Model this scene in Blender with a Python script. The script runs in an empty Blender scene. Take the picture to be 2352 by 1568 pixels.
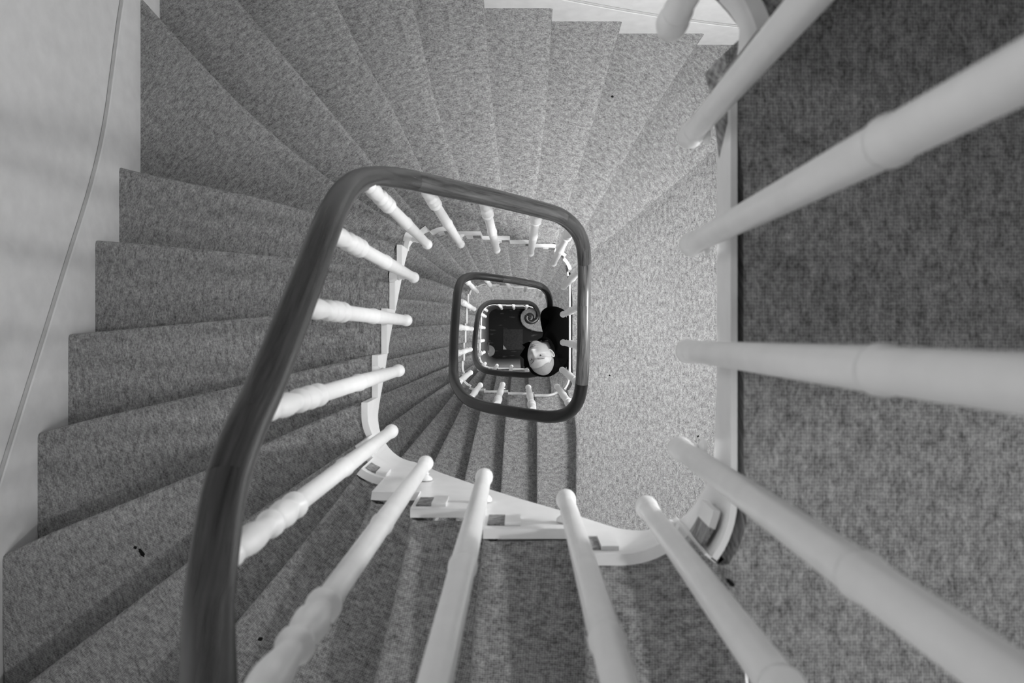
import bpy, bmesh, math, random
import numpy as np
from mathutils import Vector, Matrix
random.seed(4)
CAMZ = 10.75            # camera height above the ground floor
RISE = 0.15
scene = bpy.context.scene
COL = scene.collection

# ---------------------------------------------------------------- camera
cam_d = bpy.data.cameras.new('camera')
cam_d.sensor_width = 36.0
cam_d.lens = 1900.0 / 2352 * 36
cam_d.shift_x = -14 / 2352
cam_d.shift_y = -16 / 2352
cam_d.clip_start = 0.02
cam_d.dof.use_dof = True
cam_d.dof.focus_distance = 4.6
cam_d.dof.aperture_fstop = 7.6
cam = bpy.data.objects.new('camera', cam_d); COL.objects.link(cam)
cam.location = (0, 0, CAMZ); cam.rotation_euler = (0, 0, 0)
scene.camera = cam

# ---------------------------------------------------------------- world, exposure, lights
scene.view_settings.view_transform = 'Standard'
scene.view_settings.look = 'None'
scene.view_settings.gamma = 1.0
scene.view_settings.exposure = 0.0
w = bpy.data.worlds.new('world'); scene.world = w; w.use_nodes = True
w.node_tree.nodes['Background'].inputs[0].default_value = (.5, .5, .5, 1)
w.node_tree.nodes['Background'].inputs[1].default_value = 0.3

def lamp(name, kind, loc, power, size=.1, rot=(0, 0, 0), size_y=None):
    l = bpy.data.lights.new(name, kind); l.energy = power
    if kind == 'POINT': l.shadow_soft_size = size
    else:
        l.size = size
        if size_y: l.shape = 'RECTANGLE'; l.size_y = size_y
    o = bpy.data.objects.new(name, l); COL.objects.link(o); o.location = loc; o.rotation_euler = rot
    return o
lamp('landing_lamp_upper', 'AREA', (.80, -.1, 9.53), 7, .7, (0, 0, 0), 1.3)       # ceiling panel over the middle landing
lamp('landing_bulb_upper', 'POINT', (1.0, .1, 9.3), 25, .05)
lamp('landing_fill_upper', 'AREA', (.78, .02, 8.3), 23, .3)  # unseen fill added low down to brighten the middle landing
lamp('landing_lamp_middle', 'AREA', (.62, -.75, 6.38), 19, .7, (0, 0, 0), 1.3)      # over the lower landing
lamp('landing_bulb_middle', 'POINT', (1.14, .20, 5.55), 30, .07)
lamp('landing_fill_middle', 'AREA', (.80, .35, 5.0), 6, .3)  # unseen fill added to brighten the lower landing
lamp('landing_lamp_lower', 'AREA', (.75, 0, 3.2), 58, .8, (0, 0, 0), 1.6)          # over the ground floor
lamp('landing_side_fill', 'POINT', (2.1, -.12, 12.2), 112, .07)                        # unseen lamp added behind the wall opening to light half the landing
lamp('fill_light_left', 'AREA', (-1.25, .75, 10.4), 5.5, .7, (0, math.radians(-90), 0), .7)  # unseen fill light added on the left wall
lamp('fill_light_front', 'AREA', (-.75, -1.33, 11.0), 5.5, .7, (math.radians(90), 0, 0), .7)  # unseen fill light added on the front wall

# ---------------------------------------------------------------- materials
def nt(name):
    m = bpy.data.materials.new(name); m.use_nodes = True
    return m, m.node_tree.nodes, m.node_tree.links, m.node_tree.nodes['Principled BSDF']
def mat_plain(name, v, rough=.5, spec=.5, bump=0, scale=40, var=.06, metal=0):
    m, N, L, b = nt(name)
    b.inputs['Roughness'].default_value = rough
    b.inputs['Specular IOR Level'].default_value = spec
    b.inputs['Metallic'].default_value = metal
    tc = N.new('ShaderNodeTexCoord'); n = N.new('ShaderNodeTexNoise'); n.inputs['Scale'].default_value = scale
    n.inputs['Detail'].default_value = 4
    L.new(tc.outputs['Object'], n.inputs['Vector'])
    r = N.new('ShaderNodeMapRange'); r.inputs[3].default_value = v * (1 - var); r.inputs[4].default_value = v * (1 + var)
    r.inputs[1].default_value = .3; r.inputs[2].default_value = .7
    L.new(n.outputs[0], r.inputs[0]); L.new(r.outputs[0], b.inputs['Base Color'])
    if bump:
        bp = N.new('ShaderNodeBump'); bp.inputs['Strength'].default_value = bump; bp.inputs['Distance'].default_value = .002
        L.new(n.outputs[0], bp.inputs['Height']); L.new(bp.outputs[0], b.inputs['Normal'])
    return m
def mat_carpet(name, v=.335):
    m, N, L, b = nt(name)
    b.inputs['Roughness'].default_value = 1; b.inputs['Specular IOR Level'].default_value = .1
    uv = N.new('ShaderNodeUVMap')
    def math_(op, a, c, clamp=False):
        x = N.new('ShaderNodeMath'); x.operation = op; x.use_clamp = clamp
        for i, q in enumerate((a, c)):
            if isinstance(q, (int, float)): x.inputs[i].default_value = q
            elif q is not None: L.new(q, x.inputs[i])
        return x.outputs[0]
    def noise(sx, sy, sc, det=2, rough=.6):
        mp = N.new('ShaderNodeMapping'); mp.inputs['Scale'].default_value = (sx, sy, 1)
        L.new(uv.outputs[0], mp.inputs[0])
        n = N.new('ShaderNodeTexNoise'); n.inputs['Scale'].default_value = sc; n.inputs['Detail'].default_value = det
        n.inputs['Roughness'].default_value = rough
        L.new(mp.outputs[0], n.inputs['Vector']); return n.outputs[0]
    def wave(direction, sc, dist):
        n = N.new('ShaderNodeTexWave'); n.bands_direction = direction; n.inputs['Scale'].default_value = sc
        n.inputs['Distortion'].default_value = dist; n.inputs['Detail'].default_value = 2; n.inputs['Detail Scale'].default_value = 1.5
        L.new(uv.outputs[0], n.inputs['Vector']); return n.outputs['Fac']
    loops = noise(1.0, .55, 210, 3, .75)
    blot = noise(1.0, .45, 75, 3, .6)
    broad = noise(1, 1, 3.5, 2)
    wx = wave('X', 95, 2.2); wy = wave('Y', 75, 3.0)
    a = math_('MULTIPLY', math_('SUBTRACT', loops, .5), 2.0)
    c = math_('MULTIPLY', math_('SUBTRACT', blot, .5), 1.35)
    d = math_('MULTIPLY', math_('SUBTRACT', wx, .5), .26)
    e = math_('MULTIPLY', math_('SUBTRACT', wy, .5), .20)
    g = math_('MULTIPLY', math_('SUBTRACT', broad, .5), .22)
    s = math_('ADD', math_('ADD', math_('ADD', a, c), math_('ADD', d, e)), math_('ADD', g, 1.0))
    s = math_('MAXIMUM', s, .30)
    s = math_('MULTIPLY', math_('POWER', s, 1.3), .98)
    s2 = math_('MULTIPLY', s, v)
    L.new(s2, b.inputs['Base Color'])
    bp = N.new('ShaderNodeBump'); bp.inputs['Strength'].default_value = .55; bp.inputs['Distance'].default_value = .003
    L.new(s, bp.inputs['Height']); L.new(bp.outputs[0], b.inputs['Normal'])
    return m
def mat_wood(name, v, rough=.26):
    m, N, L, b = nt(name)
    b.inputs['Roughness'].default_value = rough
    b.inputs['Specular IOR Level'].default_value = .35
    uv = N.new('ShaderNodeUVMap')
    mp = N.new('ShaderNodeMapping'); mp.inputs['Scale'].default_value = (6, 130, 1)
    L.new(uv.outputs[0], mp.inputs[0])
    n = N.new('ShaderNodeTexNoise'); n.inputs['Scale'].default_value = 1; n.inputs['Detail'].default_value = 5; n.inputs['Roughness'].default_value = .65
    n.inputs['Distortion'].default_value = .6
    L.new(mp.outputs[0], n.inputs['Vector'])
    r = N.new('ShaderNodeMapRange'); r.inputs[1].default_value = .32; r.inputs[2].default_value = .68
    r.inputs[3].default_value = v * .25; r.inputs[4].default_value = v * 1.9
    L.new(n.outputs[0], r.inputs[0]); L.new(r.outputs[0], b.inputs['Base Color'])
    bp = N.new('ShaderNodeBump'); bp.inputs['Strength'].default_value = .12; bp.inputs['Distance'].default_value = .001
    L.new(n.outputs[0], bp.inputs['Height']); L.new(bp.outputs[0], b.inputs['Normal'])
    return m
def mat_floor():
    m, N, L, b = nt('dark_floor')
    b.inputs['Roughness'].default_value = .6; b.inputs['Specular IOR Level'].default_value = .15
    tc = N.new('ShaderNodeTexCoord')
    v = N.new('ShaderNodeTexVoronoi'); v.inputs['Scale'].default_value = 16
    L.new(tc.outputs['Object'], v.inputs['Vector'])
    r = N.new('ShaderNodeMapRange'); r.inputs[1].default_value = .06; r.inputs[2].default_value = .10; r.inputs[3].default_value = 1; r.inputs[4].default_value = 0
    L.new(v.outputs['Distance'], r.inputs[0])
    wn = N.new('ShaderNodeMath'); wn.operation = 'GREATER_THAN'; wn.inputs[1].default_value = .72
    L.new(v.outputs['Color'], wn.inputs[0])
    mu = N.new('ShaderNodeMath'); mu.operation = 'MULTIPLY'; L.new(r.outputs[0], mu.inputs[0]); L.new(wn.outputs[0], mu.inputs[1])
    mp = N.new('ShaderNodeMapping'); mp.inputs['Scale'].default_value = (7, 30, 1); L.new(tc.outputs['Object'], mp.inputs[0])
    n = N.new('ShaderNodeTexNoise'); n.inputs['Scale'].default_value = 1; n.inputs['Detail'].default_value = 5; L.new(mp.outputs[0], n.inputs['Vector'])
    r2 = N.new('ShaderNodeMapRange'); r2.inputs[1].default_value = .60; r2.inputs[2].default_value = .78; r2.inputs[3].default_value = .006; r2.inputs[4].default_value = .12
    L.new(n.outputs[0], r2.inputs[0])
    mx = N.new('ShaderNodeMath'); mx.operation = 'MULTIPLY_ADD'; mx.inputs[1].default_value = .35
    L.new(mu.outputs[0], mx.inputs[0]); L.new(r2.outputs[0], mx.inputs[2])
    L.new(mx.outputs[0], b.inputs['Base Color'])
    return m
M = dict(
    carpet=mat_carpet('grey_wool_carpet'),
    white=mat_plain('white_gloss_paint', .85, .32, .5, .05, 30, .03),
    wall=mat_plain('white_wall_paint', .73, .7, .3, .12, 18, .05),
    groove=mat_plain('grey_groove_paint', .48, .7, .3),
    floor=mat_floor(),
    mat=mat_plain('dark_mat', .035, .9, .2, .2, 60, .3),
    black=mat_plain('black_cloth', .002, .95, .03, .1, 60, .2),
    lint=mat_plain('dark_lint', .01, .9, .2),
    skin=mat_plain('skin', .34, .45, .4, .1, 60, .05),
    hair=mat_plain('short_stubble_hair', .20, .8, .2, .4, 500, .35),
    brow=mat_plain('eyebrow_hair', .05, .8, .2), lip=mat_plain('lips', .22, .45, .4),
    eyew=mat_plain('eye_white', .55, .2), iris=mat_plain('iris', .02, .2),
    metal=mat_plain('grey_metal', .17, .45, .5, 0, 12, .25), dmetal=mat_plain('dark_metal', .05, .5, .5),
    panel=mat_plain('grey_panel_paint', .13, .5, .4), shoe=mat_plain('black_leather', .01, .4, .4),
    corner=mat_plain('pale_paper', .4, .8, .2),
)
WOOD = [mat_wood('handrail_wood_%s' % n, v) for n, v in (('dark', .006), ('brown', .026), ('worn', .048), ('light', .065))]

# ---------------------------------------------------------------- object helpers
def empty(name, loc, label=None, cat=None, group=None):
    o = bpy.data.objects.new(name, None); COL.objects.link(o); o.location = loc; o.empty_display_size = .1
    if label: o['label'] = label
    if cat: o['category'] = cat
    if group: o['group'] = group
    return o
def tag(o, label=None, cat=None, group=None, kind=None):
    for k, v in (('label', label), ('category', cat), ('group', group), ('kind', kind)):
        if v: o[k] = v
    return o
def link(name, verts, faces, mat, parent=None, uvs=None, smooth=False, sharp=None):
    me = bpy.data.meshes.new(name); me.from_pydata([tuple(map(float, v)) for v in verts], [], faces)
    me.materials.append(mat)
    if uvs is not None:
        lay = me.uv_layers.new(name='UVMap')
        for lp in me.loops: lay.data[lp.index].uv = uvs[lp.vertex_index]
    if smooth:
        me.polygons.foreach_set('use_smooth', [True] * len(me.polygons))
    me.update()
    o = bpy.data.objects.new(name, me); COL.objects.link(o)
    if parent:
        o.parent = parent
        loc = Vector(parent.location)
        p = parent.parent
        while p: loc += Vector(p.location); p = p.parent
        me.transform(Matrix.Translation(-loc))
    return o
def fix_normals(o):
    bm = bmesh.new(); bm.from_mesh(o.data); bmesh.ops.recalc_face_normals(bm, faces=bm.faces); bm.to_mesh(o.data); bm.free()
def bm_box(bm, x0, x1, y0, y1, z0, z1, bev=0):
    r = bmesh.ops.create_cube(bm, size=1)
    bmesh.ops.scale(bm, vec=(x1 - x0, y1 - y0, z1 - z0), verts=r['verts'])
    bmesh.ops.translate(bm, vec=((x0 + x1) / 2, (y0 + y1) / 2, (z0 + z1) / 2), verts=r['verts'])
    if bev:
        es = list({e for v in r['verts'] for e in v.link_edges})
        bmesh.ops.bevel(bm, geom=es, offset=bev, segments=2, affect='EDGES')
def from_bm(name, bm, mat, parent=None, smooth=False):
    V = [v.co.copy() for v in bm.verts]; bm.verts.index_update()
    F = [[v.index for v in f.verts] for f in bm.faces]; bm.free()
    return link(name, V, F, mat, parent, None, smooth)

# ---------------------------------------------------------------- plan of the well and nosings (metres, well seen from above)
def rrect(x0, x1, y0, y1, R=.12, n=12):
    P = [(x1, 0.)]
    def arc(cx, cy, a0, a1):
        for i in range(n + 1):
            a = math.radians(a0 + (a1 - a0) * i / n); P.append((cx + R * math.cos(a), cy + R * math.sin(a)))
    arc(x1 - R, y0 + R, 0, -90); arc(x0 + R, y0 + R, -90, -180); arc(x0 + R, y1 - R, 180, 90); arc(x1 - R, y1 - R, 90, 0)
    P.append((x1, 0.)); return np.array(P)
class Path:
    def __init__(s, P):
        s.P = np.array(P, float); d = np.linalg.norm(np.diff(s.P, axis=0), axis=1)
        s.S = np.concatenate([[0], np.cumsum(d)]); s.L = s.S[-1]
    def at(s, t):
        t = t % s.L; return np.array([np.interp(t, s.S, s.P[:, 0]), np.interp(t, s.S, s.P[:, 1])])
    def normal(s, t):                       # unit normal towards the well centre
        d = s.at(t + .012) - s.at(t - .012); d /= np.linalg.norm(d) + 1e-9
        return np.array([d[1], -d[0]]) * 1.0
    def near(s, p):
        T = np.linspace(0, s.L, 1600); Q = np.stack([np.interp(T, s.S, s.P[:, 0]), np.interp(T, s.S, s.P[:, 1])], 1)
        return T[np.argmin(((Q - np.array(p)) ** 2).sum(1))]
XL, XR, YB, YT = -1.288, 1.26, -1.36, 1.41
OUT = Path([(XR, 0), (XR, YB), (XL, YB), (XL, YT), (XR, YT), (XR, 0)])
NOSE = {
 0: [(.235, -.275), (.284, -.43), (.284, -.874), (.284, YB)],
 1: [(.085, -.32), (.096, -.45), (.095, -.9), (.09, YB)],
 2: [(-.056, -.32), (-.07, -.44), (-.098, -.883), (-.115, YB)],
 3: [(-.19, -.32), (-.208, -.42), (-.256, -.611), (-.31, -.852), (-.42, YB)],
 4: [(-.285, -.318), (-.325, -.42), (-.418, -.602), (-.53, -.825), (-.80, YB)],
 5: [(-.345, -.30), (-.42, -.40), (-.599, -.613), (-.72, -.755), (-1.21, YB)],
 6: [(-.385, -.26), (-.65, -.44), (-1.122, -.797), (XL, -.925)],
 7: [(-.40, -.168), (-.529, -.222), (-.738, -.319), (-1.192, -.503), (XL, -.55)],
 8: [(-.41, -.055), (-.729, -.13), (-1.198, -.237), (XL, -.264)],
 9: [(-.41, .075), (-.68, .057), (-1.203, .007), (XL, 0)],
 10: [(-.41, .195), (-.618, .224), (-1.213, .278), (XL, .283)],
 11: [(-.405, .29), (-.635, .384), (-.867, .449), (-1.225, .524), (XL, .541)],
 12: [(-.38, .35), (-.615, .505), (-.793, .641), (-.979, .811), (-1.228, 1.082), (XL, 1.15)],
 13: [(-.335, .395), (-.506, .598), (-.681, .812), (-.871, 1.033), (-1.001, 1.192), (-1.18, YT)],
 14: [(-.25, .405), (-.356, .6), (-.473, .847), (-.584, 1.034), (-.69, 1.253), (-.765, YT)],
 15: [(-.145, .405), (-.222, .595), (-.325, .903), (-.435, YT)],
 16: [(-.035, .405), (-.063, .56), (-.111, 1.016), (-.142, YT)],
 17: [(.066, .405), (.075, .575), (.121, .968), (.147, YT)],
 18: [(.17, .40), (.224, .58), (.331, .931), (.466, YT)],
 19: [(.225, .37), (.318, .505), (.628, 1.039), (.875, YT)],
 20: [(.262, .315), (.361, .407), (.442, .461), (.968, .901), (XR, 1.145)],
}
WELL = Path(rrect(-.388, .264, -.32, .405))
WELL1 = Path(rrect(-.354, .264, -.322, .388))
# last flight: slightly smaller well on the far side
NOSE2 = {k: list(v) for k, v in NOSE.items()}
for k, p in {11: (-.405, .25), 12: (-.385, .29), 13: (-.335, .335), 14: (-.25, .345), 15: (-.14, .345), 16: (-.03, .345), 17: (.066, .345), 18: (.15, .345), 19: (.21, .31)}.items():
    NOSE2[k] = [p] + NOSE2[k][1:]
NOSE2[18] = [(.15, .345), (.237, .528), (.331, .931), (.466, YT)]
NOSE2[19] = [(.21, .31), (.323, .441), (.628, 1.0), (.875, YT)]
NOSE2[20] = [(.25, .27), (.293, .29), (.60, .42), (XR, .70)]
NOSE2[21] = [(.264, .19), (.306, .196), (.60, .21), (XR, .26)]
WELL2 = Path(rrect(-.396, .264, -.325, .345))

def resample(poly, n):
    P = np.array(poly, float)
    d = np.concatenate([[0], np.cumsum(np.linalg.norm(np.diff(P, axis=0), axis=1))])
    # Catmull-Rom like smoothing through numpy: dense linear then moving average
    T = np.linspace(0, d[-1], 121)
    Q = np.stack([np.interp(T, d, P[:, 0]), np.interp(T, d, P[:, 1])], 1)
    K = 9; Qs = Q.copy()
    for i in range(len(Q)):
        h = min(i, len(Q) - 1 - i, K); Qs[i] = Q[i - h:i + h + 1].mean(0)
    idx = np.linspace(0, 120, n)
    return np.stack([np.interp(idx, range(121), Qs[:, 0]), np.interp(idx, range(121), Qs[:, 1])], 1)

GAP = .004
def block(name, well, nb, nf, ztop, parent, corner_s=(), last=False, thick=.156, back_tuck=.03, laps=(0, 0), ribs=None, mat=None, gap=GAP):
    """one carpeted step: top, rounded nosing, riser and underside"""
    Mu = 15
    B = resample(nb, Mu); F = resample(nf, Mu)
    def nrm(Pn, ref):
        d = np.gradient(Pn, axis=0); n = np.stack([d[:, 1], -d[:, 0]], 1); n /= np.linalg.norm(n, axis=1)[:, None]
        if (n[Mu // 2] @ ref) < 0: n = -n
        return n
    ref = F[Mu // 2] - B[Mu // 2]
    if np.linalg.norm(ref) > 1.0: ref = None
    sB, sF = well.near(nb[0]), well.near(nf[0]); oB, oF = OUT.near(nb[-1]), OUT.near(nf[-1])
    if sF < sB - .01: sF += well.L
    if oF < oB - .01: oF += OUT.L
    cross = []
    # parameters across the tread, with wall corners included
    ts = set(np.linspace(0, 1, 7 if sF - sB < .4 else 25))
    for c in (OUT.S[1], OUT.S[2], OUT.S[3], OUT.S[4]):
        for cc in (c, c + OUT.L):
            if oB + .01 < cc < oF - .01: ts.add((cc - oB) / (oF - oB))
    ts = sorted(ts)
    def tang(s): return well.at(s + .01) - well.at(s - .01)
    nB = nrm(B, tang(sB)); nF = nrm(F, tang(sF))
    span = sF - sB
    rows = []; rz = []
    U = np.linspace(0, 1, Mu)[:, None]
    for t in ts:
        ip = well.at(sB + (sF - sB) * t) - well.normal(sB + (sF - sB) * t) * gap
        op = OUT.at(oB + (oF - oB) * t)
        wB = max(0, 1 - t * span / .13) if span > .4 else 1 - t; wF = max(0, 1 - (1 - t) * span / .13) if span > .4 else t
        base = (1 - t) * B + t * F - nB * back_tuck * wB - nF * .012 * wF
        l0 = (1 - t) * B[0] + t * F[0]; l1 = (1 - t) * B[-1] + t * F[-1]
        P = base + (1 - U) * (ip - l0) + U * (op - l1)
        rows.append(P); rz.append(np.full(Mu, ztop))
    last_row = rows[-1]
    cum = [(0.009, -.004), (.012, -.012), (.010, -.022), (.004, -.028), (-.010, -.030), (-.010, -thick)]
    for d, dz in cum:
        Q = last_row + nF * d; Q[0] -= well.normal(sF) * (.035 if dz < -.1 else 0); rows.append(Q); rz.append(np.full(Mu, ztop + dz))
    top_rows = len(rows)
    for t in reversed(ts):
        i = ts.index(t); Q = rows[i].copy(); Q[0] -= well.normal(sB + span * t) * (.035 if span < .4 else -.0075); rows.append(Q); rz.append(np.full(Mu, ztop - thick))
    V = []; UV = []
    a = (F[-1] - F[0]); a /= np.linalg.norm(a)
    if ribs is not None: a = np.array(ribs, float)
    b = np.array([-a[1], a[0]])
    off = random.random() * 7
    R = len(rows); arcl = 0
    for i in range(R):
        for j in range(Mu):
            p = rows[i][j]; V.append((p[0], p[1], rz[i][j]))
            dz = ztop - rz[i][j]
            sgn = 1 if (nF[Mu // 2] @ b) > 0 else -1
            UV.append((p @ a + off, p @ b + sgn * dz + off))
    Fc = []
    for i in range(R - 1):
        for j in range(Mu - 1):
            q = i * Mu + j; Fc.append((q, q + 1, q + Mu + 1, q + Mu))
    q0 = (R - 1) * Mu
    for j in range(Mu - 1): Fc.append((q0 + j, q0 + j + 1, j + 1, j))
    # end caps between top rows and bottom rows
    nt_ = len(ts)
    for j in (0, Mu - 1):
        for i in range(nt_ - 1):
            Fc.append((i * Mu + j, (i + 1) * Mu + j, (R - 2 - i) * Mu + j, (R - 1 - i) * Mu + j))
        ring = [(nt_ - 1 + k) * Mu + j for k in range(len(cum) + 1)]
        Fc.append(tuple(ring))
    V = [(min(max(x, XL), XR), min(max(y, YB), YT), q) for x, y, q in V]
    o = link(name, V, Fc, mat or M['carpet'], parent, UV, smooth=False)
    fix_normals(o)
    me = o.data
    me.polygons.foreach_set('use_smooth', [True] * len(me.polygons))
    me.set_sharp_from_angle(angle=math.radians(50))
    return o

# lower edge of the string board: plan position and depth below the landing above
EDGE = [((.264, -.05), .08), ((.262, -.17), .10), ((.256, -.225), .165), ((.235, -.28), .215), ((.20, -.31), .25), ((.148, -.32), .33), ((.083, -.32), .437), ((.005, -.32), .55), ((-.08, -.32), .683), ((-.17, -.32), .84), ((-.25, -.318), 1.0), ((-.35, -.28), 1.14), ((-.388, -.19), 1.24),
        ((-.388, -.10), 1.34), ((-.388, 0), 1.44), ((-.388, .09), 1.56), ((-.388, .16), 1.65), ((-.388, .24), 1.75), ((-.355, .37), 1.98), ((-.25, .405), 2.18), ((-.145, .405), 2.34), ((-.035, .405), 2.5), ((.066, .405), 2.66), ((.17, .40), 2.84), ((.23, .37), 2.98), ((.26, .31), 3.10), ((.264, .2), 3.22), ((.264, .05), 3.23)]
def level(well, N, s, nk):                    # tread index at path position s (0 = landing level)
    k = 0
    for i in range(nk):
        if s > N[i]: k = i + 1
    return k
def string_board(name, well, slist, s0, s1, base_z, parent, landing_drop=.095, flight_drop=.225, th=.012, shallow=False, mat=None):
    """white cut string: saw-tooth top under the carpet ends, smooth lower edge"""
    z_base0 = base_z
    pr_ = sorted((float(well.near(p)), d) for p, d in EDGE)
    if pr_[-1][0] > well.L - .02: pr_[-1] = (well.L - .001, pr_[-1][1])
    ES = [p[0] for p in pr_]; ED = [p[1] for p in pr_]
    S = [s0]
    while S[-1] < s1 - .012: S.append(S[-1] + .012)
    S.append(s1)
    for q in slist:
        if s0 < q < s1: S += [q - .0006, q + .0006]
    S = sorted(S)
    def lv(s):
        k = int(np.searchsorted(slist, s)); return base_z - RISE * k
    def dr(s):
        return landing_drop if (s < slist[0] or (len(slist) > 20 and s > slist[-1] + .0)) else flight_drop
    V = []; Fc = []
    for s in S:
        n = well.normal(s); p = well.at(s)
        zt = lv(s) + .004
        if len(slist) > 5:
            zb = z_base0 - np.interp(s, ES, ED)
        elif s > well.L: zb = base_z - max(.082, np.interp(s - well.L, ES, ED))
        else: zb = base_z - .082
        zb = min(zb, zt - .055)
        if shallow: zb = max(zb, zt - .085)
        a = p; b = p + n * th; c = p + n * (th + .004)
        V += [(a[0], a[1], zb), (a[0], a[1], zt), (c[0], c[1], zt), (c[0], c[1], zt - .014), (b[0], b[1], zt - .019), (b[0], b[1], zb)]
    for i in range(len(S) - 1):
        for j in range(6):
            k = (j + 1) % 6; Fc.append((i * 6 + j, i * 6 + k, i * 6 + 6 + k, i * 6 + 6 + j))
    Fc.append(tuple(range(6))); q = (len(S) - 1) * 6; Fc.append(tuple(range(q, q + 6)))
    o = link(name, V, Fc, mat or M['white'], parent); fix_normals(o)
    o.data.polygons.foreach_set('use_smooth', [True] * len(o.data.polygons)); o.data.set_sharp_from_angle(angle=math.radians(35))
    return o
def end_block(name, well, s, z, parent, ln=.024, niche=True):
    """white carriage block and carpet patch in place of a dark open niche at the end of a tread"""
    def slab(nm, a, b, z0, z1, d0, d1, mat, par):
        V = []
        ss = np.linspace(a, b, 4)
        for q in ss:
            p = well.at(q); n = well.normal(q)
            for d, zz in ((d0, z0), (d0, z1), (d1, z1), (d1, z0)): V.append((*(p + n * d), zz))
        Fc = []
        for i in range(3):
            for j in range(4): k = (j + 1) % 4; Fc.append((i * 4 + j, i * 4 + k, i * 4 + 4 + k, i * 4 + 4 + j))
        Fc += [(0, 1, 2, 3), (12, 13, 14, 15)]
        o = link(nm, V, Fc, mat, par, [(v[0] + v[2], v[1] + v[2]) for v in V]); fix_normals(o); return o
    blk = slab(name, s - .036 - ln, s - .034, z - .100, z - .030, .010, .0185, M['white'], parent)
    if niche: slab('niche_patch', s - .034, s - .006, z - .105, z - .034, .010, .0145, M['carpet'], parent)  # carpet-coloured patch standing in for the dark hollow

def near_list(well, N): return [float(well.near(N[k][0])) for k in sorted(N)]
SL = near_list(WELL, NOSE); SL1 = near_list(WELL1, NOSE); SL2 = near_list(WELL2, NOSE2)
WELLS = [WELL, WELL1, WELL2]; SLS = [SL, SL1, SL2]; LWELL = [WELL, WELL, WELL1]; LSL = [SL, SL, SL1]

def wall_skirting(parent, N, base_z, k0, k1, name='wall_skirting'):
    """white board running up the walls beside the treads, with a bead on top"""
    pts = []
    for k in range(k0, k1 + 1):
        s = OUT.near(N[k][-1])
        if pts and s < pts[-1][0]: s += OUT.L
        pts.append((s, base_z - RISE * k + .105))
    if k0 == 0: pts = [(pts[0][0] - 1.0, base_z + .105), (pts[0][0] - .1, base_z + .105)] + pts
    pts.append((pts[-1][0] + .12, base_z - RISE * (k1 + 1) + .105))
    T = np.arange(pts[0][0], pts[-1][0], .03)
    for c in OUT.S[1:5]:
        for cc in (c, c + OUT.L):
            if T[0] < cc < T[-1]: T = np.append(T, cc)
    T = np.sort(T)
    zz = np.interp(T, [p[0] for p in pts], [p[1] for p in pts])
    Z = np.array([np.mean(np.interp(t + np.linspace(-.2, .2, 21), [p[0] for p in pts], [p[1] for p in pts])) for t in T])
    V = []; V2 = []; Fc = []
    for t, z in zip(T, Z):
        p = OUT.at(t)
        ctr = np.array([np.clip(p[0], XL + .3, XR - .3), np.clip(p[1], YB + .3, YT - .3)])
        n = np.array([0., 0.])
        if abs(p[0] - XL) < 1e-6: n[0] = 1
        if abs(p[0] - XR) < 1e-6: n[0] = -1
        if abs(p[1] - YB) < 1e-6: n[1] = 1
        if abs(p[1] - YT) < 1e-6: n[1] = -1
        for d, dz in ((0, -.36), (0, 0), (.006, 0), (.010, -.006), (.010, -.36)):
            q = p + n * d; V.append((q[0], q[1], z + dz))
        for d, dz in ((0, -.001), (0, .007), (.003, .009), (.008, .005), (.008, -.001)):
            q = p + n * d; V2.append((q[0], q[1], z + dz))
    n_ = len(T)
    for i in range(n_ - 1):
        for j in range(5): k = (j + 1) % 5; Fc.append((i * 5 + j, i * 5 + k, i * 5 + 5 + k, i * 5 + 5 + j))
    Fc += [tuple(range(5)), tuple(range((n_ - 1) * 5, n_ * 5))]
    o = link(name, V, Fc, M['wall'], parent); fix_normals(o)
    b = link('groove_bead', V2, Fc, M['groove'], o); fix_normals(b)
    return o

# ---------------------------------------------------------------- large structure
def struct(name, bm, mat): return tag(from_bm(name, bm, mat), kind='structure')
def box_struct(name, *a, mat=None):
    bm = bmesh.new(); bm_box(bm, *a); return struct(name, bm, mat or M['wall'])
TOP = 13.2
box_struct('wall_left', XL - .16, XL, YB - .16, YT + .16, 0, TOP)
box_struct('wall_back', XL, XR, YT, YT + .16, 0, TOP)
box_struct('wall_front', XL, XR, YB - .16, YB, 0, TOP)
bm = bmesh.new()                                        # right wall, with an opening added to shape light on the upper landing
bm_box(bm, XR, XR + .16, YB - .16, YT + .16, 0, 9.75); bm_box(bm, XR, XR + .16, YB - .16, YT + .16, 12.7, TOP)
bm_box(bm, XR, XR + .16, YB - .16, -1.05, 9.75, 12.7); bm_box(bm, XR, XR + .16, -.09, YT + .16, 9.75, 12.7)
struct('wall_right', bm, M['wall'])
bm = bmesh.new()
bm_box(bm, XR - .015, XR + .17, -.09, -.05, 9.75, 12.74); bm_box(bm, XR - .015, XR + .17, -1.09, -1.05, 9.75, 12.74); bm_box(bm, XR - .015, XR + .17, -1.05, -.09, 12.70, 12.74)
struct('trim_1', bm, M['white'])  # frame of the opening added for the light
for nm, ax_, c in (('fill_frame_1', 0, (XL, .75, 10.4)), ('fill_frame_2', 1, (-.75, YB, 11.0))):   # frames added around the two unseen fill lights at the top
    bm = bmesh.new(); h = .45; t_ = .05
    for u0, u1, v0, v1 in ((-h - t_, h + t_, h, h + t_), (-h - t_, h + t_, -h - t_, -h), (-h - t_, -h, -h, h), (h, h + t_, -h, h)):
        if ax_ == 0: bm_box(bm, XL, XL + .03, c[1] + u0, c[1] + u1, c[2] + v0, c[2] + v1)
        else: bm_box(bm, c[0] + u0, c[0] + u1, YB, YB + .03, c[2] + v0, c[2] + v1)
    struct(nm, bm, M['white'])
box_struct('floor', XL, XR, YB, YT, -.1, 0, mat=M['floor'])
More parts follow.
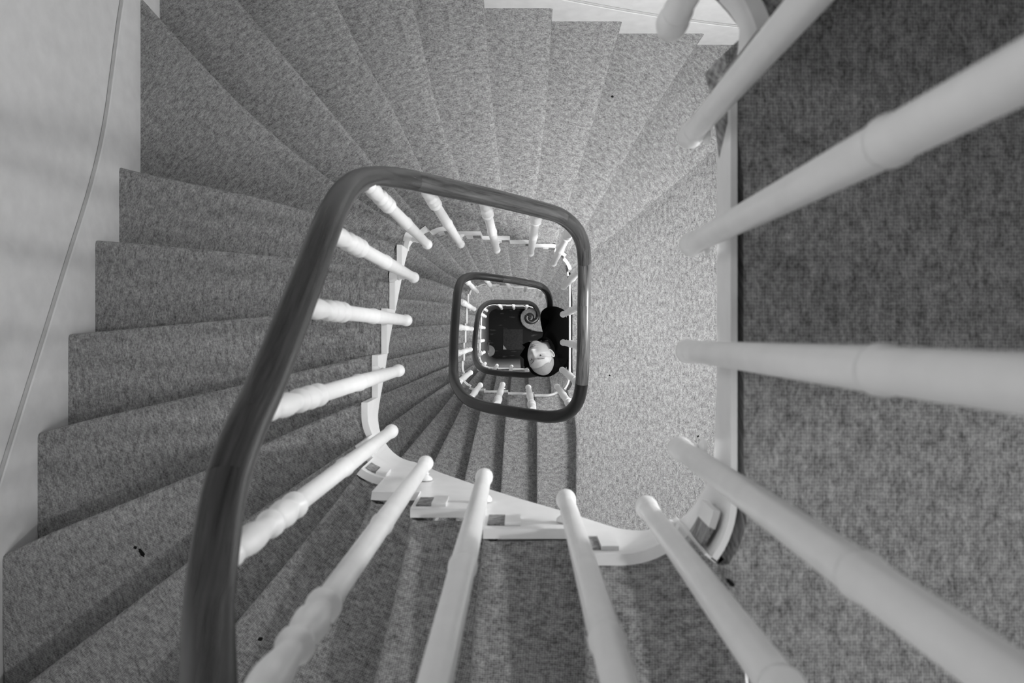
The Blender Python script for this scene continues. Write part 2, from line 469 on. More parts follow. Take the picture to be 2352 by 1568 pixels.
box_struct('ceiling', XL - .16, XR + .16, YB - .16, YT + .16, TOP, TOP + .1)

# ---------------------------------------------------------------- landings and flights
which = ['upper', 'middle', 'lower']
Z0 = [CAMZ - 1.0, CAMZ - 4.15, CAMZ - 7.3]
land_labels = ['large grey carpeted landing nearest the camera, filling the right side, dark half and light half',
               'bright grey carpeted landing seen right of the wooden handrail loop, one storey down',
               'lowest carpeted landing, mostly hidden behind the person in black leaning over the rail']
for i in range(3):
    well = WELL if i < 2 else WELL2
    z = Z0[i]
    e = empty('stair_landing', (.76, 0, z), land_labels[i], 'landing', 'carpeted stair landings')
    block('landing_carpet', LWELL[i], NOSE[20], NOSE[0], z, e, thick=.07, gap=.009, ribs=(1, 0))
    lw = LWELL[i]; sl = LSL[i]
    string_board('edge_board', lw, [sl[0] + lw.L], sl[20] + .002, sl[0] + lw.L - .002, z, e, th=.004, mat=M['wall'] if i else None)
flight_labels = ['upper carpeted flight winding down the left side from the nearest landing',
                 'middle carpeted flight seen between the large and the small handrail loops',
                 'lowest carpeted flight winding down to the dark ground floor']
for i in range(3):
    z = Z0[i]; N = NOSE if i < 2 else NOSE2; well = WELLS[i]; sl = SLS[i]
    e = empty('stair_flight', (0, 0, z - 3.15), flight_labels[i], 'stairs', 'carpeted stair flights')
    last = 20 if i < 2 else 21
    for k in range(1, last + 1):
        zt = z - RISE * k
        block('step', well, N[k - 1], N[k], zt, e)
    for k in [q for q in range(0, last + 1) if i == 0 and (q < 4 or q == 5 or q > 13)]:
        end_block('end_block', well, sl[k], z - RISE * k, e)
    string_board('string_board', well, sl, sl[0] - (.004 if i < 2 else 0), sl[last] + .02, z, e, th=.012 if i == 0 else .006, shallow=i == 1)
    wall_skirting(e, N, z, 0, last)

# top of the flight that comes down to the nearest landing
z = Z0[0] + 3.15
e = empty('stair_flight', (0, 0, z - 3.15), 'end of the carpeted flight coming down at the top right corner', 'stairs', 'carpeted stair flights')
for k in range(15, 21): block('step', WELL, NOSE[k - 1], NOSE[k], z - RISE * k, e)
string_board('string_board', WELL, SL, SL[14], SL[20] + .002, z, e)

# curtail step at the foot of the stairs
cur = [(.134, .325), (.10, .315), (.065, .287), (.045, .25), (.041, .212), (.048, .172), (.07, .13), (.117, .0915), (.184, .067), (.243, .051), (.307, .047), (.60, .035), (1.0, .03), (1.25, .03),
       (1.25, .30), (.60, .25), (.306, .23), (.27, .24), (.22, .29), (.18, .318)]
zt = CAMZ - 10.6
e = [o for o in COL.objects if o.name == 'stair_flight.002'][0]
V = []; UV = []
prof = [(0.0, .005), (0.0, .10), (0, .118), (-.0, .12), (.012, .124), (.012, .138), (.006, .148), (-.004, .15)]
Cn = np.array(cur); ctr = np.array([.5, .15])
nC = len(cur)
def offs(P, d):
    Q = []
    for i in range(len(P)):
        t = P[(i + 1) % len(P)] - P[i - 1]; t /= np.linalg.norm(t); Q.append(P[i] + np.array([-t[1], t[0]]) * -d * -1)
    return np.array(Q)
area = sum(Cn[i][0] * Cn[(i + 1) % nC][1] - Cn[(i + 1) % nC][0] * Cn[i][1] for i in range(nC))
sg = -1 if area > 0 else 1
for d, h in prof:
    for p in offs(Cn, sg * d): V.append((p[0], p[1], h)); UV.append((p[0] + h, p[1] + h))
Fc = []
for i in range(len(prof) - 1):
    for j in range(nC): k = (j + 1) % nC; Fc.append((i * nC + j, i * nC + k, i * nC + nC + k, i * nC + nC + j))
Fc.append(tuple(range((len(prof) - 1) * nC, len(prof) * nC))); Fc.append(tuple(range(nC)))
o = link('curtail_step', V, Fc, M['carpet'], e, UV); fix_normals(o)

# panelling below the lowest string
def spandrel(s0, s1, name, ztopfn):
    V = []; Fc = []
    S = np.arange(s0, s1, .02)
    for s in S:
        p = WELL2.at(s); n = WELL2.normal(s)
        for d in (.002, .014):
            q = p + n * d; V += [(q[0], q[1], 0.0), (q[0], q[1], ztopfn(s))]
    for i in range(len(S) - 1):
        a = i * 4
        Fc += [(a, a + 1, a + 5, a + 4), (a + 2, a + 3, a + 7, a + 6), (a + 1, a + 3, a + 7, a + 5)]
    Fc += [(0, 1, 3, 2), tuple(x + (len(S) - 1) * 4 for x in (0, 1, 3, 2))]
    o = tag(link(name, V, Fc, M['panel']), kind='structure'); fix_normals(o); return o
spandrel(SL2[1] + .06, SL2[21] - .03, 'trim_2', lambda s: Z0[2] - RISE * int(np.searchsorted(SL2, s)) - .20)

# ---------------------------------------------------------------- handrails
RAIL = [  # x, y, depth below the camera
 [(.231, .25, -.17), (.231, .06, -.17), (.231, -.12, -.165), (.218, -.215, -.15), (.175, -.28, -.11), (.10, -.305, -.02), (0, -.308, .14), (-.08, -.308, .28), (-.15, -.307, .42), (-.21, -.302, .56),
  (-.252, -.283, .675), (-.285, -.252, .765), (-.304, -.205, .835), (-.313, -.156, .892), (-.313, -.11, .948), (-.311, -.07, 1.008), (-.308, -.018, 1.072), (-.305, .041, 1.144), (-.303, .108, 1.227), (-.302, .154, 1.284), (-.304, .200, 1.358),
  (-.306, .250, 1.46), (-.304, .298, 1.60), (-.288, .338, 1.78), (-.243, .358, 1.927), (-.152, .362, 2.075), (-.047, .363, 2.228), (.076, .359, 2.40), (.131, .354, 2.489), (.182, .335, 2.625), (.213, .300, 2.74), (.227, .25, 2.83), (.231, .18, 2.88), (.231, .103, 2.90)],
 [(.231, .103, 2.90), (.231, -.049, 2.925), (.227, -.174, 2.955), (.213, -.248, 2.999), (.176, -.292, 3.046), (.114, -.309, 3.11), (.017, -.306, 3.21), (-.069, -.302, 3.32), (-.150, -.297, 3.45), (-.228, -.278, 3.60),
  (-.290, -.225, 3.82), (-.315, -.153, 4.03), (-.328, 0, 4.25), (-.332, .159, 4.45), (-.333, .26, 4.62), (-.315, .325, 4.82), (-.253, .358, 5.06), (-.111, .356, 5.28), (.029, .348, 5.48), (.15, .333, 5.69), (.205, .30, 5.88), (.229, .24, 6.0), (.233, .16, 6.05)],
 [(.233, .16, 6.05), (.232, 0, 6.07), (.231, -.102, 6.085), (.225, -.2, 6.114), (.189, -.273, 6.18), (.089, -.305, 6.28), (-.03, -.307, 6.40), (-.137, -.306, 6.54), (-.265, -.292, 6.73), (-.345, -.245, 6.95),
  (-.380, -.14, 7.20), (-.383, 0, 7.40), (-.376, .111, 7.55), (-.365, .20, 7.70), (-.33, .272, 7.88), (-.262, .317, 8.12), (-.133, .330, 8.40), (.055, .337, 8.68), (.12, .335, 8.82), (.172, .314, 8.95), (.208, .27, 9.05), (.221, .229, 9.10), (.211, .178, 9.12), (.176, .145, 9.12),
  (.137, .137, 9.12), (.104, .152, 9.12), (.092, .183, 9.12), (.100, .207, 9.12)],
]
def catmull(P, step=.018):
    P = [np.array(p, float) for p in P]; out = []
    for i in range(len(P) - 1):
        p0 = P[i - 1] if i else 2 * P[0] - P[1]; p1 = P[i]; p2 = P[i + 1]; p3 = P[i + 2] if i + 2 < len(P) else 2 * P[-1] - P[-2]
        n = max(2, int(np.linalg.norm(p2 - p1) / step))
        for k in range(n):
            t = k / n
            out.append(.5 * ((2 * p1) + (-p0 + p2) * t + (2 * p0 - 5 * p1 + 4 * p2 - p3) * t * t + (-p0 + 3 * p1 - 3 * p2 + p3) * t ** 3))
    out.append(P[-1]); return np.array(out)
SECT = []
for a in range(24):
    ang = 2 * math.pi * a / 24; c, s_ = math.cos(ang), math.sin(ang)
    x = .0235 * abs(c) ** .85 * (1 if c >= 0 else -1); y = .0225 * abs(s_) ** .9 * (1 if s_ >= 0 else -1)
    if y < -.008: x *= .86 if y > -.018 else .78
    SECT.append((x, y))
def sweep(name, pts, mat, parent, sect=SECT, taper=None):
    n = len(pts); V = []; UV = []; Fc = []; m = len(sect); L_ = 0
    for i in range(n):
        t = pts[min(i + 1, n - 1)] - pts[max(i - 1, 0)]; t = t / np.linalg.norm(t)
        side = np.cross(t, (0, 0, 1)); side /= np.linalg.norm(side)
        up = np.cross(side, t)
        if i: L_ += np.linalg.norm(pts[i] - pts[i - 1])
        k = taper(i / (n - 1)) if taper else 1
        for j, (x, y) in enumerate(sect):
            V.append(pts[i] + side * x * k + up * y * k); UV.append((L_, (j if j < m / 2 else m - j) * .0062))
    for i in range(n - 1):
        for j in range(m): q = (j + 1) % m; Fc.append((i * m + j, i * m + q, i * m + m + q, i * m + m + j))
    Fc += [tuple(range(m)), tuple(range((n - 1) * m, n * m))]
    o = link(name, V, Fc, mat, parent, UV, smooth=True); fix_normals(o); o.data.set_sharp_from_angle(angle=math.radians(60))
    return o
bal_labels = ['upper white turned balustrade with wooden handrail, largest and out of focus near the camera',
              'middle white turned balustrade under the darker wooden handrail loop',
              'lowest white balustrade whose dark handrail curls into a spiral at the bottom']
# joints between rail pieces, as indices into RAIL[i]; tone per piece
CUT = [[(0, 2, 1), (2, 5, 1), (5, 9, 1), (9, 13, 1), (13, 21, 1), (21, 24, 1), (24, 28, 2), (28, 31, 1), (31, 33, 2)],
       [(0, 2, 2), (2, 6, 0), (6, 9, 0), (9, 12, 0), (12, 14, 0), (14, 17, 0), (17, 19, 1), (19, 21, 0), (21, 22, 0)],
       [(0, 3, 0), (3, 5, 0), (5, 8, 0), (8, 11, 0), (11, 14, 0), (14, 16, 0), (16, 18, 0), (18, 27, 0)]]
rail_curves = []
BALS = []
for i in range(3):
    e = empty('balustrade', (0, 0, Z0[i] - 3.15), bal_labels[i], 'balustrade', 'white balustrades around the stairwell'); BALS.append(e)
    P = [(x, y, CAMZ - d) for x, y, d in RAIL[i]]
    # dense curve with index bookkeeping
    dense = []; idx = [0]
    full = [np.array(p) for p in P]
    segs = []
    for k in range(len(full) - 1):
        p0 = full[k - 1] if k else 2 * full[0] - full[1]; p3 = full[k + 2] if k + 2 < len(full) else 2 * full[-1] - full[-2]
        if k == 0 and i > 0: p0 = np.array([RAIL[i - 1][-2][0], RAIL[i - 1][-2][1], CAMZ - RAIL[i - 1][-2][2]])
        if k + 2 >= len(full) and i < 2: q = RAIL[i + 1][1]; p3 = np.array([q[0], q[1], CAMZ - q[2]])
        p1, p2 = full[k], full[k + 1]; n = max(3, int(np.linalg.norm(p2 - p1) / .015)); sg_ = []
        for kk in range(n):
            t = kk / n; sg_.append(.5 * ((2 * p1) + (-p0 + p2) * t + (2 * p0 - 5 * p1 + 4 * p2 - p3) * t * t + (-p0 + 3 * p1 - 3 * p2 + p3) * t ** 3))
        segs.append(sg_)
    allp = np.array([q for s_ in segs for q in s_] + [full[-1]]); rail_curves.append(allp)
    for a, b, tone in CUT[i]:
        pts = [q for s_ in segs[a:b] for q in s_] + [full[b]]
        tp = (lambda t: 1 + .10 * max(0, (t - .5) * 2)) if (i == 2 and b == 27) else None
        sweep('rail_section', np.array(pts), WOOD[tone], e, taper=tp)

def lathe(prof, n=18):
    V = []; Fc = []
    for r, z_ in prof:
        for j in range(n): a = 2 * math.pi * j / n; V.append((r * math.cos(a), r * math.sin(a), z_))
    for i in range(len(prof) - 1):
        for j in range(n): k = (j + 1) % n; Fc.append((i * n + j, i * n + k, i * n + n + k, i * n + n + j))
    Fc += [tuple(range(n)), tuple(range((len(prof) - 1) * n, len(prof) * n))]
    return V, Fc
def baluster(x, y, zf, ztop, parent, well, lod=20, fat=1.0):
    H = ztop - zf
    lo = [(.004, 0), (.010, .002), (.0145, .008), (.0165, .018), (.0165, .030), (.0145, .040), (.0115, .045), (.0115, .048), (.0150, .051), (.0150, .056), (.0125, .060)]
    m = H * .47
    hi = H - .30
    mid = [(.0138, .10), (.0148, m * .6), (.0155, m - .012), (.0145, m - .004), (.0128, m), (.0172, m + .004), (.0172, m + .012), (.0150, m + .017), (.0138, hi - .03), (.0125, hi)]
    up = [(.0125, hi + .004), (.0185, hi + .010), (.0185, hi + .018), (.0120, hi + .024), (.0115, hi + .034), (.0150, hi + .045), (.0185, hi + .062), (.0175, hi + .078), (.0125, hi + .096),
          (.0110, hi + .108), (.0175, hi + .116), (.0175, hi + .125), (.0115, hi + .132), (.0130, hi + .15), (.0165, hi + .185), (.0165, hi + .205), (.0130, hi + .235), (.0115, hi + .25), (.0150, hi + .256), (.0150, hi + .264), (.0125, hi + .27), (.0125, H)]
    prof = [(r * fat, q) for r, q in lo + mid + up]
    V, Fc = lathe(prof, lod)
    V = [(a + x, b + y, c + zf) for a, b, c in V]
    o = link('baluster', V, Fc, M['white'], parent, None, smooth=True); o.data.set_sharp_from_angle(angle=math.radians(70))
    # bracket: short turned arm and rosette on the string
    s = well.near((x, y)); q = well.at(s) + well.normal(s) * .014
    d = q - np.array([x, y]); L_ = np.linalg.norm(d); d = d / max(L_, 1e-6); zb = zf + .033
    pr = [(.0055, 0), (.0055, L_ * .35), (.008, L_ * .42), (.006, L_ * .5), (.0095, L_ * .6), (.007, L_ * .68), (.013, L_ * .8), (.0155, L_ * .9), (.0155, L_)]
    Vb, Fb = lathe(pr, 12)
    X = Vector((d[0], d[1], 0)); Zz = Vector((0, 0, 1)); Yy = Zz.cross(X)
    Vb = [Vector((x, y, zb)) + X * c + Yy * a + Zz * b for a, b, c in Vb]
    link('bracket', Vb, Fb, M['white'], o, None, smooth=True).data.set_sharp_from_angle(angle=math.radians(50))
    return o
BP = [  # x, y, depth of foot
 [(.229, .264, 1.12), (.231, .120, 1.12), (.226, -.022, 1.12), (.219, -.154, 1.14), (.186, -.250, 1.22), (.079, -.272, 1.39), (-.063, -.264, 1.555), (-.196, -.273, 1.775), (-.300, -.229, 1.98), (-.310, -.0935, 2.165),
  (-.308, .039, 2.30), (-.306, .167, 2.445), (-.296, .294, 2.72), (-.226, .355, 3.27), (-.0905, .358, 3.52), (.057, .366, 3.74), (.170, .342, 4.00)],
 [(.236, .246, 4.30), (.232, .104, 4.29), (.232, -.041, 4.28), (.228, -.183, 4.29), (.203, -.272, 4.34), (.056, -.290, 4.551), (-.088, -.284, 4.706), (-.222, -.297, 4.871), (-.293, -.234, 5.10), (-.318, -.099, 5.517),
  (-.318, .039, 5.68), (-.311, .180, 5.852), (-.309, .322, 6.24), (-.203, .355, 6.48), (-.071, .355, 6.722), (.059, .362, 6.78), (.190, .325, 7.0)],
 [(.236, .246, 7.44), (.232, .104, 7.43), (.232, -.041, 7.43), (.228, -.183, 7.44), (.203, -.272, 7.49), (.07, -.300, 7.66), (-.062, -.301, 7.827), (-.204, -.299, 7.994), (-.328, -.288, 8.245), (-.351, -.182, 8.55), (-.365, -.063, 8.713),
  (-.364, .072, 8.868), (-.356, .197, 9.025), (-.345, .262, 9.10), (-.192, .306, 9.704), (-.05, .313, 9.9), (.095, .316, 10.112)],
]
for i in range(3):
    C_ = np.concatenate(rail_curves)
    for x, y, d in BP[i]:
        zf = CAMZ - d
        # rail directly above this foot, about 1.2 to 1.5 m higher
        m = (C_[:, 2] > zf + .75) & (C_[:, 2] < zf + 1.75)
        Q = C_[m]; q = Q[np.argmin((Q[:, 0] - x) ** 2 + (Q[:, 1] - y) ** 2)]
        baluster(x, y, zf, q[2] - .014, BALS[i], WELLS[i])
# the last balusters of the flight above
e = empty('balustrade', (0, 0, 9.75), 'short piece of white balustrade at the very top of the picture beside the corner', 'balustrade', 'white balustrades around the stairwell')
baluster(.159, .321, CAMZ - .875, CAMZ + .42, e, WELL)
baluster(.05, .345, CAMZ - .62, CAMZ + .62, e, WELL)
sweep('rail_section', catmull([(-.1, .362, CAMZ + .90), (.076, .359, CAMZ + .68), (.14, .352, CAMZ + .58), (.20, .318, CAMZ + .40), (.229, .262, CAMZ + .22), (.231, .25, CAMZ + .17)]), WOOD[1], e)

# newel under the volute
V, Fc = lathe([(.036, 0), (.036, .05), (.028, .06), (.020, .09), (.024, .14), (.018, .18), (.022, .5), (.018, .9), (.028, .95), (.020, 1.0), (.020, 1.42)], 24)
link('newel_post', [(a + .132, b + .198, c + .15) for a, b, c in V], Fc, WOOD[0], BALS[2], [(0, 0)] * len(V), smooth=True)
V, Fc = lathe([(.032, 0), (.049, .004), (.0515, .014), (.049, .026), (.030, .034), (.010, .036), (.008, .040), (.004, .042)], 28)
link('volute_cap', [(a + .128, b + .190, c + CAMZ - 9.145) for a, b, c in V], Fc, WOOD[0], BALS[2], [(v[0] * 3, v[1]) for v in V], smooth=True)

# ---------------------------------------------------------------- ground floor things
bm = bmesh.new(); bm_box(bm, -.195, .06, -.195, .07, 0, .008, .002)
o = from_bm('door_mat', bm, M['mat']); tag(o, 'small dark rectangular mat on the dark ground floor at the bottom of the well', 'mat')
V = [(-.193, -.193, .0085), (-.150, -.193, .0085), (-.193, -.135, .0085), (-.193, -.193, .0105), (-.150, -.193, .0105), (-.193, -.135, .0105)]
o2 = link('turned_corner', V, [(0, 2, 1), (3, 4, 5), (0, 1, 4, 3), (1, 2, 5, 4), (2, 0, 3, 5)], M['corner'], o)
# round disc on a stand beside the left panelling
e = empty('round_stand', (-.372, -.205, 0), 'small round grey disc with a dark strap across it on the ground floor', 'stand')
V, Fc = lathe([(.004, .44), (.060, .442), (.071, .447), (.073, .455), (.070, .460), (.062, .462), (.056, .4605), (.012, .466), (.002, .467)], 32)
link('disc', [(a - .362, b - .205, c) for a, b, c in V], Fc, M['metal'], e, None, True)
bm = bmesh.new(); bm_box(bm, -.375, -.358, -.20, -.108, .464, .474, .002)
link_o = from_bm('strap', bm, M['dmetal'], e)
V, Fc = lathe([(.006, .474), (.0125, .475), (.0125, .479), (.006, .480)], 16)
link('ring', [(a - .3665, b - .108, c) for a, b, c in V], Fc, M['dmetal'], e, None, True)
V, Fc = lathe([(.002, .46), (.006, .461), (.008, .468), (.006, .475), (.002, .477)], 12)
link('knob', [(a - .366, b - .24, c) for a, b, c in V], Fc, M['white'], e, None, True)
bm = bmesh.new(); bm_box(bm, -.378, -.360, -.33, -.245, .40, .45, .003)
from_bm('handle', bm, M['dmetal'], e)
V, Fc = lathe([(.05, 0), (.05, .01), (.012, .02), (.010, .43), (.02, .442)], 16)
link('pole', [(a - .362, b - .205, c) for a, b, c in V], Fc, M['dmetal'], e, None, True)

# ---------------------------------------------------------------- lint on the carpet
def lint(x, y, z, ln, wd, ang, label):
    bm = bmesh.new(); r = bmesh.ops.create_icosphere(bm, subdivisions=2, radius=1)
    for v in bm.verts: v.co *= 1 + .25 * math.sin(v.co.x * 5 + v.co.y * 7 + ang)
    bmesh.ops.scale(bm, vec=(ln, wd, .0018), verts=bm.verts)
    bmesh.ops.rotate(bm, cent=(0, 0, 0), matrix=Matrix.Rotation(ang, 3, 'Z'), verts=bm.verts)
    bmesh.ops.translate(bm, vec=(x, y, z + .001), verts=bm.verts)
    tag(from_bm('lint_speck', bm, M['lint'], None, True), label, 'lint', 'dark specks of lint on the carpet')
zt = lambda k, i=0: Z0[i] - RISE * k
lint(.256, -.2995, zt(0), .0065, .0026, -.7, 'dark oval speck of lint on the near landing beside the white string corner')
lint(-.933, -.540, zt(7), .011, .005, -.9, 'largest dark crumb of lint, on the broad lower left step')
lint(-.9485, -.528, zt(7), .004, .004, .3, 'small dark crumb touching the largest crumb on the lower left step')
lint(-.4985, -.589, zt(4), .005, .0038, .3, 'dark speck on the winder step right of the handrail at the bottom')
lint(.438, 1.106, zt(19), .006, .005, 0, 'small dark speck on the step at the top right of the upper flight')
lint(-.976, .783, zt(13), .008, .004, -.7, 'small dark speck near a step edge at the upper left')
lint(.459, -.205, zt(0, 1), .004, .004, 0, 'tiny speck in the middle of the bright middle landing')
lint(.902, -.511, zt(0, 1), .006, .004, .8, 'tiny speck on the bright middle landing beside the white string')

# ---------------------------------------------------------------- the person leaning over the lowest landing's rail
def P3(px, py, D): return Vector(((px - 1190) * D / 1900, (768 - py) * D / 1900, CAMZ - D))
def gs(x, s): return np.exp(-(x / s) ** 2 / 2)
def head_mesh():
    nu, nv = 260, 200
    V = []; 
    for i in range(nv + 1):
        th = math.pi * i / nv                       # 0 = crown
        for j in range(nu):
            ph = 2 * math.pi * j / nu
            V.append((math.sin(th) * math.sin(ph), math.sin(th) * math.cos(ph), math.cos(th)))
    V = np.array(V); X, Y, Z = V.T.copy()
    # superellipse-like skull
    x = .0765 * X; y = .094 * Y; z = .117 * Z
    lo = np.clip(-z / .117, 0, 1)
    x = x * (1 - .30 * lo ** 1.8)
    x = np.where(z > .03, x * (1 + .05 * gs(z - .06, .03)), x)
    y = np.where(y < 0, y * (1 - .42 * lo ** 1.3), y * (1 - .02 * lo))
    y = np.where((y < 0) & (z > 0), y * 1.06, y)
    x = x * (1 - .06 * np.clip(Y, 0, 1) * (z > 0))
    fr = np.clip(Y, 0, 1) ** .7                     # front mask
    # flatten the face
    y = y - .006 * fr * gs(z + .02, .06) * (1 - gs(x, .03))
    def bump(cx, cz, sx, sz, h): 
        return h * gs(x - cx, sx) * gs(z - cz, sz) * fr
    d = np.zeros_like(x)
    d += bump(0, .036, .045, .010, .0050)                                     # brow ridge
    for sg in (-1, 1):
        d += bump(sg * .031, .014, .0150, .0115, -.0140)                      # sockets
        d += bump(sg * .031, .0135, .0100, .0055, .0060)                      # lids
        d += bump(sg * .031, .0215, .0125, .0020, -.0016)
        d += bump(sg * .044, -.018, .017, .016, .0042)                        # cheekbones
        d += bump(sg * .021, -.044, .005, .014, -.0016)                       # folds
        d += bump(sg * .0095, -.0325, .0055, .0055, .0065)                    # nostril wings
    ridge = np.clip((.020 - z) / .055, 0, 1) * (z > -.036) + (z <= -.036) * np.clip(1 - (-.036 - z) / .008, 0, 1)
    d += (.006 + .017 * ridge) * gs(x, .0065 + .004 * ridge) * fr * (z < .026) * (z > -.046) * np.clip((.026 - z) / .012, 0, 1)
    d += bump(0, -.036, .008, .0065, .0030)
    d += bump(0, -.0545, .019, .0040, .0052) + bump(0, -.0665, .017, .0045, .0058)   # lips
    d += bump(0, -.0605, .021, .0013, -.0050)
    d += bump(0, -.0475, .0035, .006, -.0012)
    d += bump(0, -.078, .016, .005, -.0035)
    d += bump(0, -.098, .019, .013, .0085)                                    # chin
    for q in (.052, .060, .068): d += bump(.004, q + 0 * x, .030, .0014, -.0009)  # forehead creases
    y = y + d
    V = np.stack([x, y, z], 1)
    F = []
    for i in range(nv):
        for j in range(nu):
            a = i * nu + j; b = i * nu + (j + 1) % nu; F.append((a, b, b + nu, a + nu))
    # ears: curved shells with a rolled rim
    EV = []; EF = []
    for sg in (-1, 1):
        base = len(V) + len(EV); n1, n2 = 20, 10
        for i in range(n1):
            a = 2 * math.pi * i / n1
            for j in range(n2):
                b = 2 * math.pi * j / n2
                ry, rz = .0125 + .004 * math.sin(a) , .0260
                rim = .0048
                cy = math.cos(a) * (ry + rim * math.cos(b)); cz = math.sin(a) * (rz + rim * math.cos(b)) * (1 if math.sin(a) > 0 else .95)
                ox = rim * math.sin(b) + .010 + .008 * (-math.cos(a)) + .004 * math.sin(a)
                EV.append((sg * (.0685 + ox), -.010 + cy - .004 * math.sin(a), -.002 + cz))
        for i in range(n1):
            for j in range(n2):
                a0 = base + i * n2 + j; a1 = base + i * n2 + (j + 1) % n2; b0 = base + ((i + 1) % n1) * n2 + j; b1 = base + ((i + 1) % n1) * n2 + (j + 1) % n2
                EF.append((a0, a1, b1, b0))
        # concha: a dished disc filling the rim
        c0 = len(V) + len(EV); EV.append((sg * .0700, -.008, -.002))
        for i in range(n1):
            a = 2 * math.pi * i / n1
            EV.append((sg * (.0765 + .008 * (-math.cos(a)) + .003 * math.sin(a)), -.010 + math.cos(a) * .0125, -.002 + math.sin(a) * .026))
        for i in range(n1): EF.append((c0, c0 + 1 + i, c0 + 1 + (i + 1) % n1))
    return np.concatenate([V, np.array(EV)]), F + EF, (nu, nv)
def orient(U, Fw):
    U = Vector(U).normalized(); Fw = Vector(Fw); Fw = (Fw - U * Fw.dot(U)).normalized(); R = Fw.cross(U)
    return Matrix(((R.x, Fw.x, U.x), (R.y, Fw.y, U.y), (R.z, Fw.z, U.z)))
def skinned(chains, sub=2):
    """connected edges with a radius per vertex grown by the Skin modifier; returns verts, faces"""
    me = bpy.data.meshes.new('t'); V = []; E = []; Rr = []
    for ch in chains:
        prev = None
        for item in ch:
            if isinstance(item, int): prev = item; continue
            co, r = item; V.append(co); Rr.append(r)
            if prev is not None: E.append((prev, len(V) - 1))
            prev = len(V) - 1
    me.from_pydata([tuple(v) for v in V], E, []); me.update()
    o = bpy.data.objects.new('t', me); COL.objects.link(o)
    sk = o.modifiers.new('s', 'SKIN'); sk.use_smooth_shade = True
    for i, v in enumerate(me.skin_vertices[0].data):
        r = Rr[i]; v.radius = r if isinstance(r, tuple) else (r, r); v.use_root = (i == 0)
    sb = o.modifiers.new('d', 'SUBSURF'); sb.levels = sub; sb.render_levels = sub
    dg = bpy.context.evaluated_depsgraph_get(); dg.update()
    m2 = bpy.data.meshes.new_from_object(o.evaluated_get(dg))
    VV = [v.co.copy() for v in m2.vertices]; FF = [tuple(p.vertices) for p in m2.polygons]
    bpy.data.objects.remove(o); bpy.data.meshes.remove(me); bpy.data.meshes.remove(m2)
    return VV, FF
FZ = Z0[2]                                   # floor of the lowest landing
pe = empty('person', (.62, -.05, FZ), 'person in a black coat leaning over the wooden rail, close-cropped head tilted back, looking up', 'person')
HC = P3(1240.5, 821, 5.62)
HM = orient((.28, -.90, .36), (-.42, .22, .88))
HS = 1.06
def hw(v): return HC + HM @ (Vector(v) * HS)
HV, HF, (nu, nv) = head_mesh()
HW = [hw(v) for v in HV]
neck0 = hw((0, -.035, -.055)); neck1 = Vector((.215, -.075, 4.90)); chest = Vector((.34, -.055, 4.70))
hipc = Vector((.56, -.04, FZ + .90))
SHL = Vector((.300, .135, 4.83)); SHR = Vector((.215, -.245, 4.84))
ELL = Vector((.200, .150, 4.705)); ELR = Vector((.105, -.245, 4.725))
HNL = Vector((.225, -.02, 4.70)); HNR = Vector((.225, -.10, 4.70))
# body: head, neck, hands in one mesh
NV, NF = skinned([[(neck0, .052), (neck0.lerp(neck1, .5), .054), (neck1, .050)]], 2)
for hn, el, sh in ((HNL, ELL, SHL), (HNR, ELR, SHR)):   # arms inside the sleeves
    v_, f_ = skinned([[(neck1, .030), (Vector((.275, -.065, 4.79)), .030), (sh - Vector((0, 0, .03)), .030), (el, .028), (hn, .025)]], 1); NF = NF + [tuple(i + len(NV) for i in q) for q in f_]; NV = NV + v_
BV = list(HW); BF = list(HF)
def add(V, F):
    n = len(BV); BV.extend(V); BF.extend([tuple(i + n for i in f) for f in F])
add(NV, NF)
def hand(wrist, direction, side):
    d = direction.normalized(); up = Vector((0, 0, 1)); s_ = d.cross(up).normalized() * side
    c = wrist + d * .05
    ch = [[(wrist, (.024, .017)), (wrist + d * .035, (.034, .015)), (wrist + d * .075, (.038, .013))]]
    V, F = skinned(ch, 2); add(V, F)
    for k, ln in enumerate((.066, .078, .073, .056)):
        b = wrist + d * .075 + s_ * (.027 - .018 * k)
        V, F = skinned([[(b - d * .015, .0088), (b + d * ln * .45 + up * .006, .0085), (b + d * ln * .78 - up * .008, .0078), (b + d * ln * .95 - up * .026, .0070)]], 1); add(V, F)
    b = wrist + d * .022 + s_ * .022
    V, F = skinned([[(b, .011), (b + s_ * .022 + d * .022 - up * .006, .010), (b + s_ * .028 + d * .052 - up * .016, .0085)]], 1); add(V, F)
hand(HNL, Vector((.05, -1, 0)), 1); hand(HNR + Vector((0, .02, 0)), Vector((.3, .9, 0)), -1)
body = link('body', BV, BF, M['skin'], pe, None, True)
# lips, brows, stubble hair, eyes
def patch(name, sel, mat, lift):
    idx = [i for i in range(nu * (nv + 1)) if sel(HV[i])]; S_ = set(idx); mp = {k: n for n, k in enumerate(idx)}
    nn = np.array(HV[:nu * (nv + 1)]) - np.array((0, 0, 0.0)); nn = nn / (np.linalg.norm(nn, axis=1)[:, None] + 1e-9)
    V = [hw(Vector(HV[i]) + Vector(nn[i]) * lift) for i in idx]
    F = [tuple(mp[k] for k in f) for f in HF[:nu * nv] if all(k in S_ for k in f)]
    return link(name, V, F, mat, pe, None, True)
patch('hair', lambda p: p[2] > (.070 + .012 * math.cos(p[0] * 38) if p[1] > .035 else .070 - (.035 - p[1]) * 1.1 if p[1] > -.03 else .0) - (0.0), M['hair'], .0016)
patch('mouth', lambda p: p[1] > .05 and abs(p[0]) < .023 and abs(p[2] + .0605) < .0085 * (1 - (abs(p[0]) / .025) ** 2) , M['lip'], .0006)
patch('mouth_line', lambda p: p[1] > .05 and abs(p[0]) < .022 and abs(p[2] + .0605) < .0016, M['brow'], .0012)
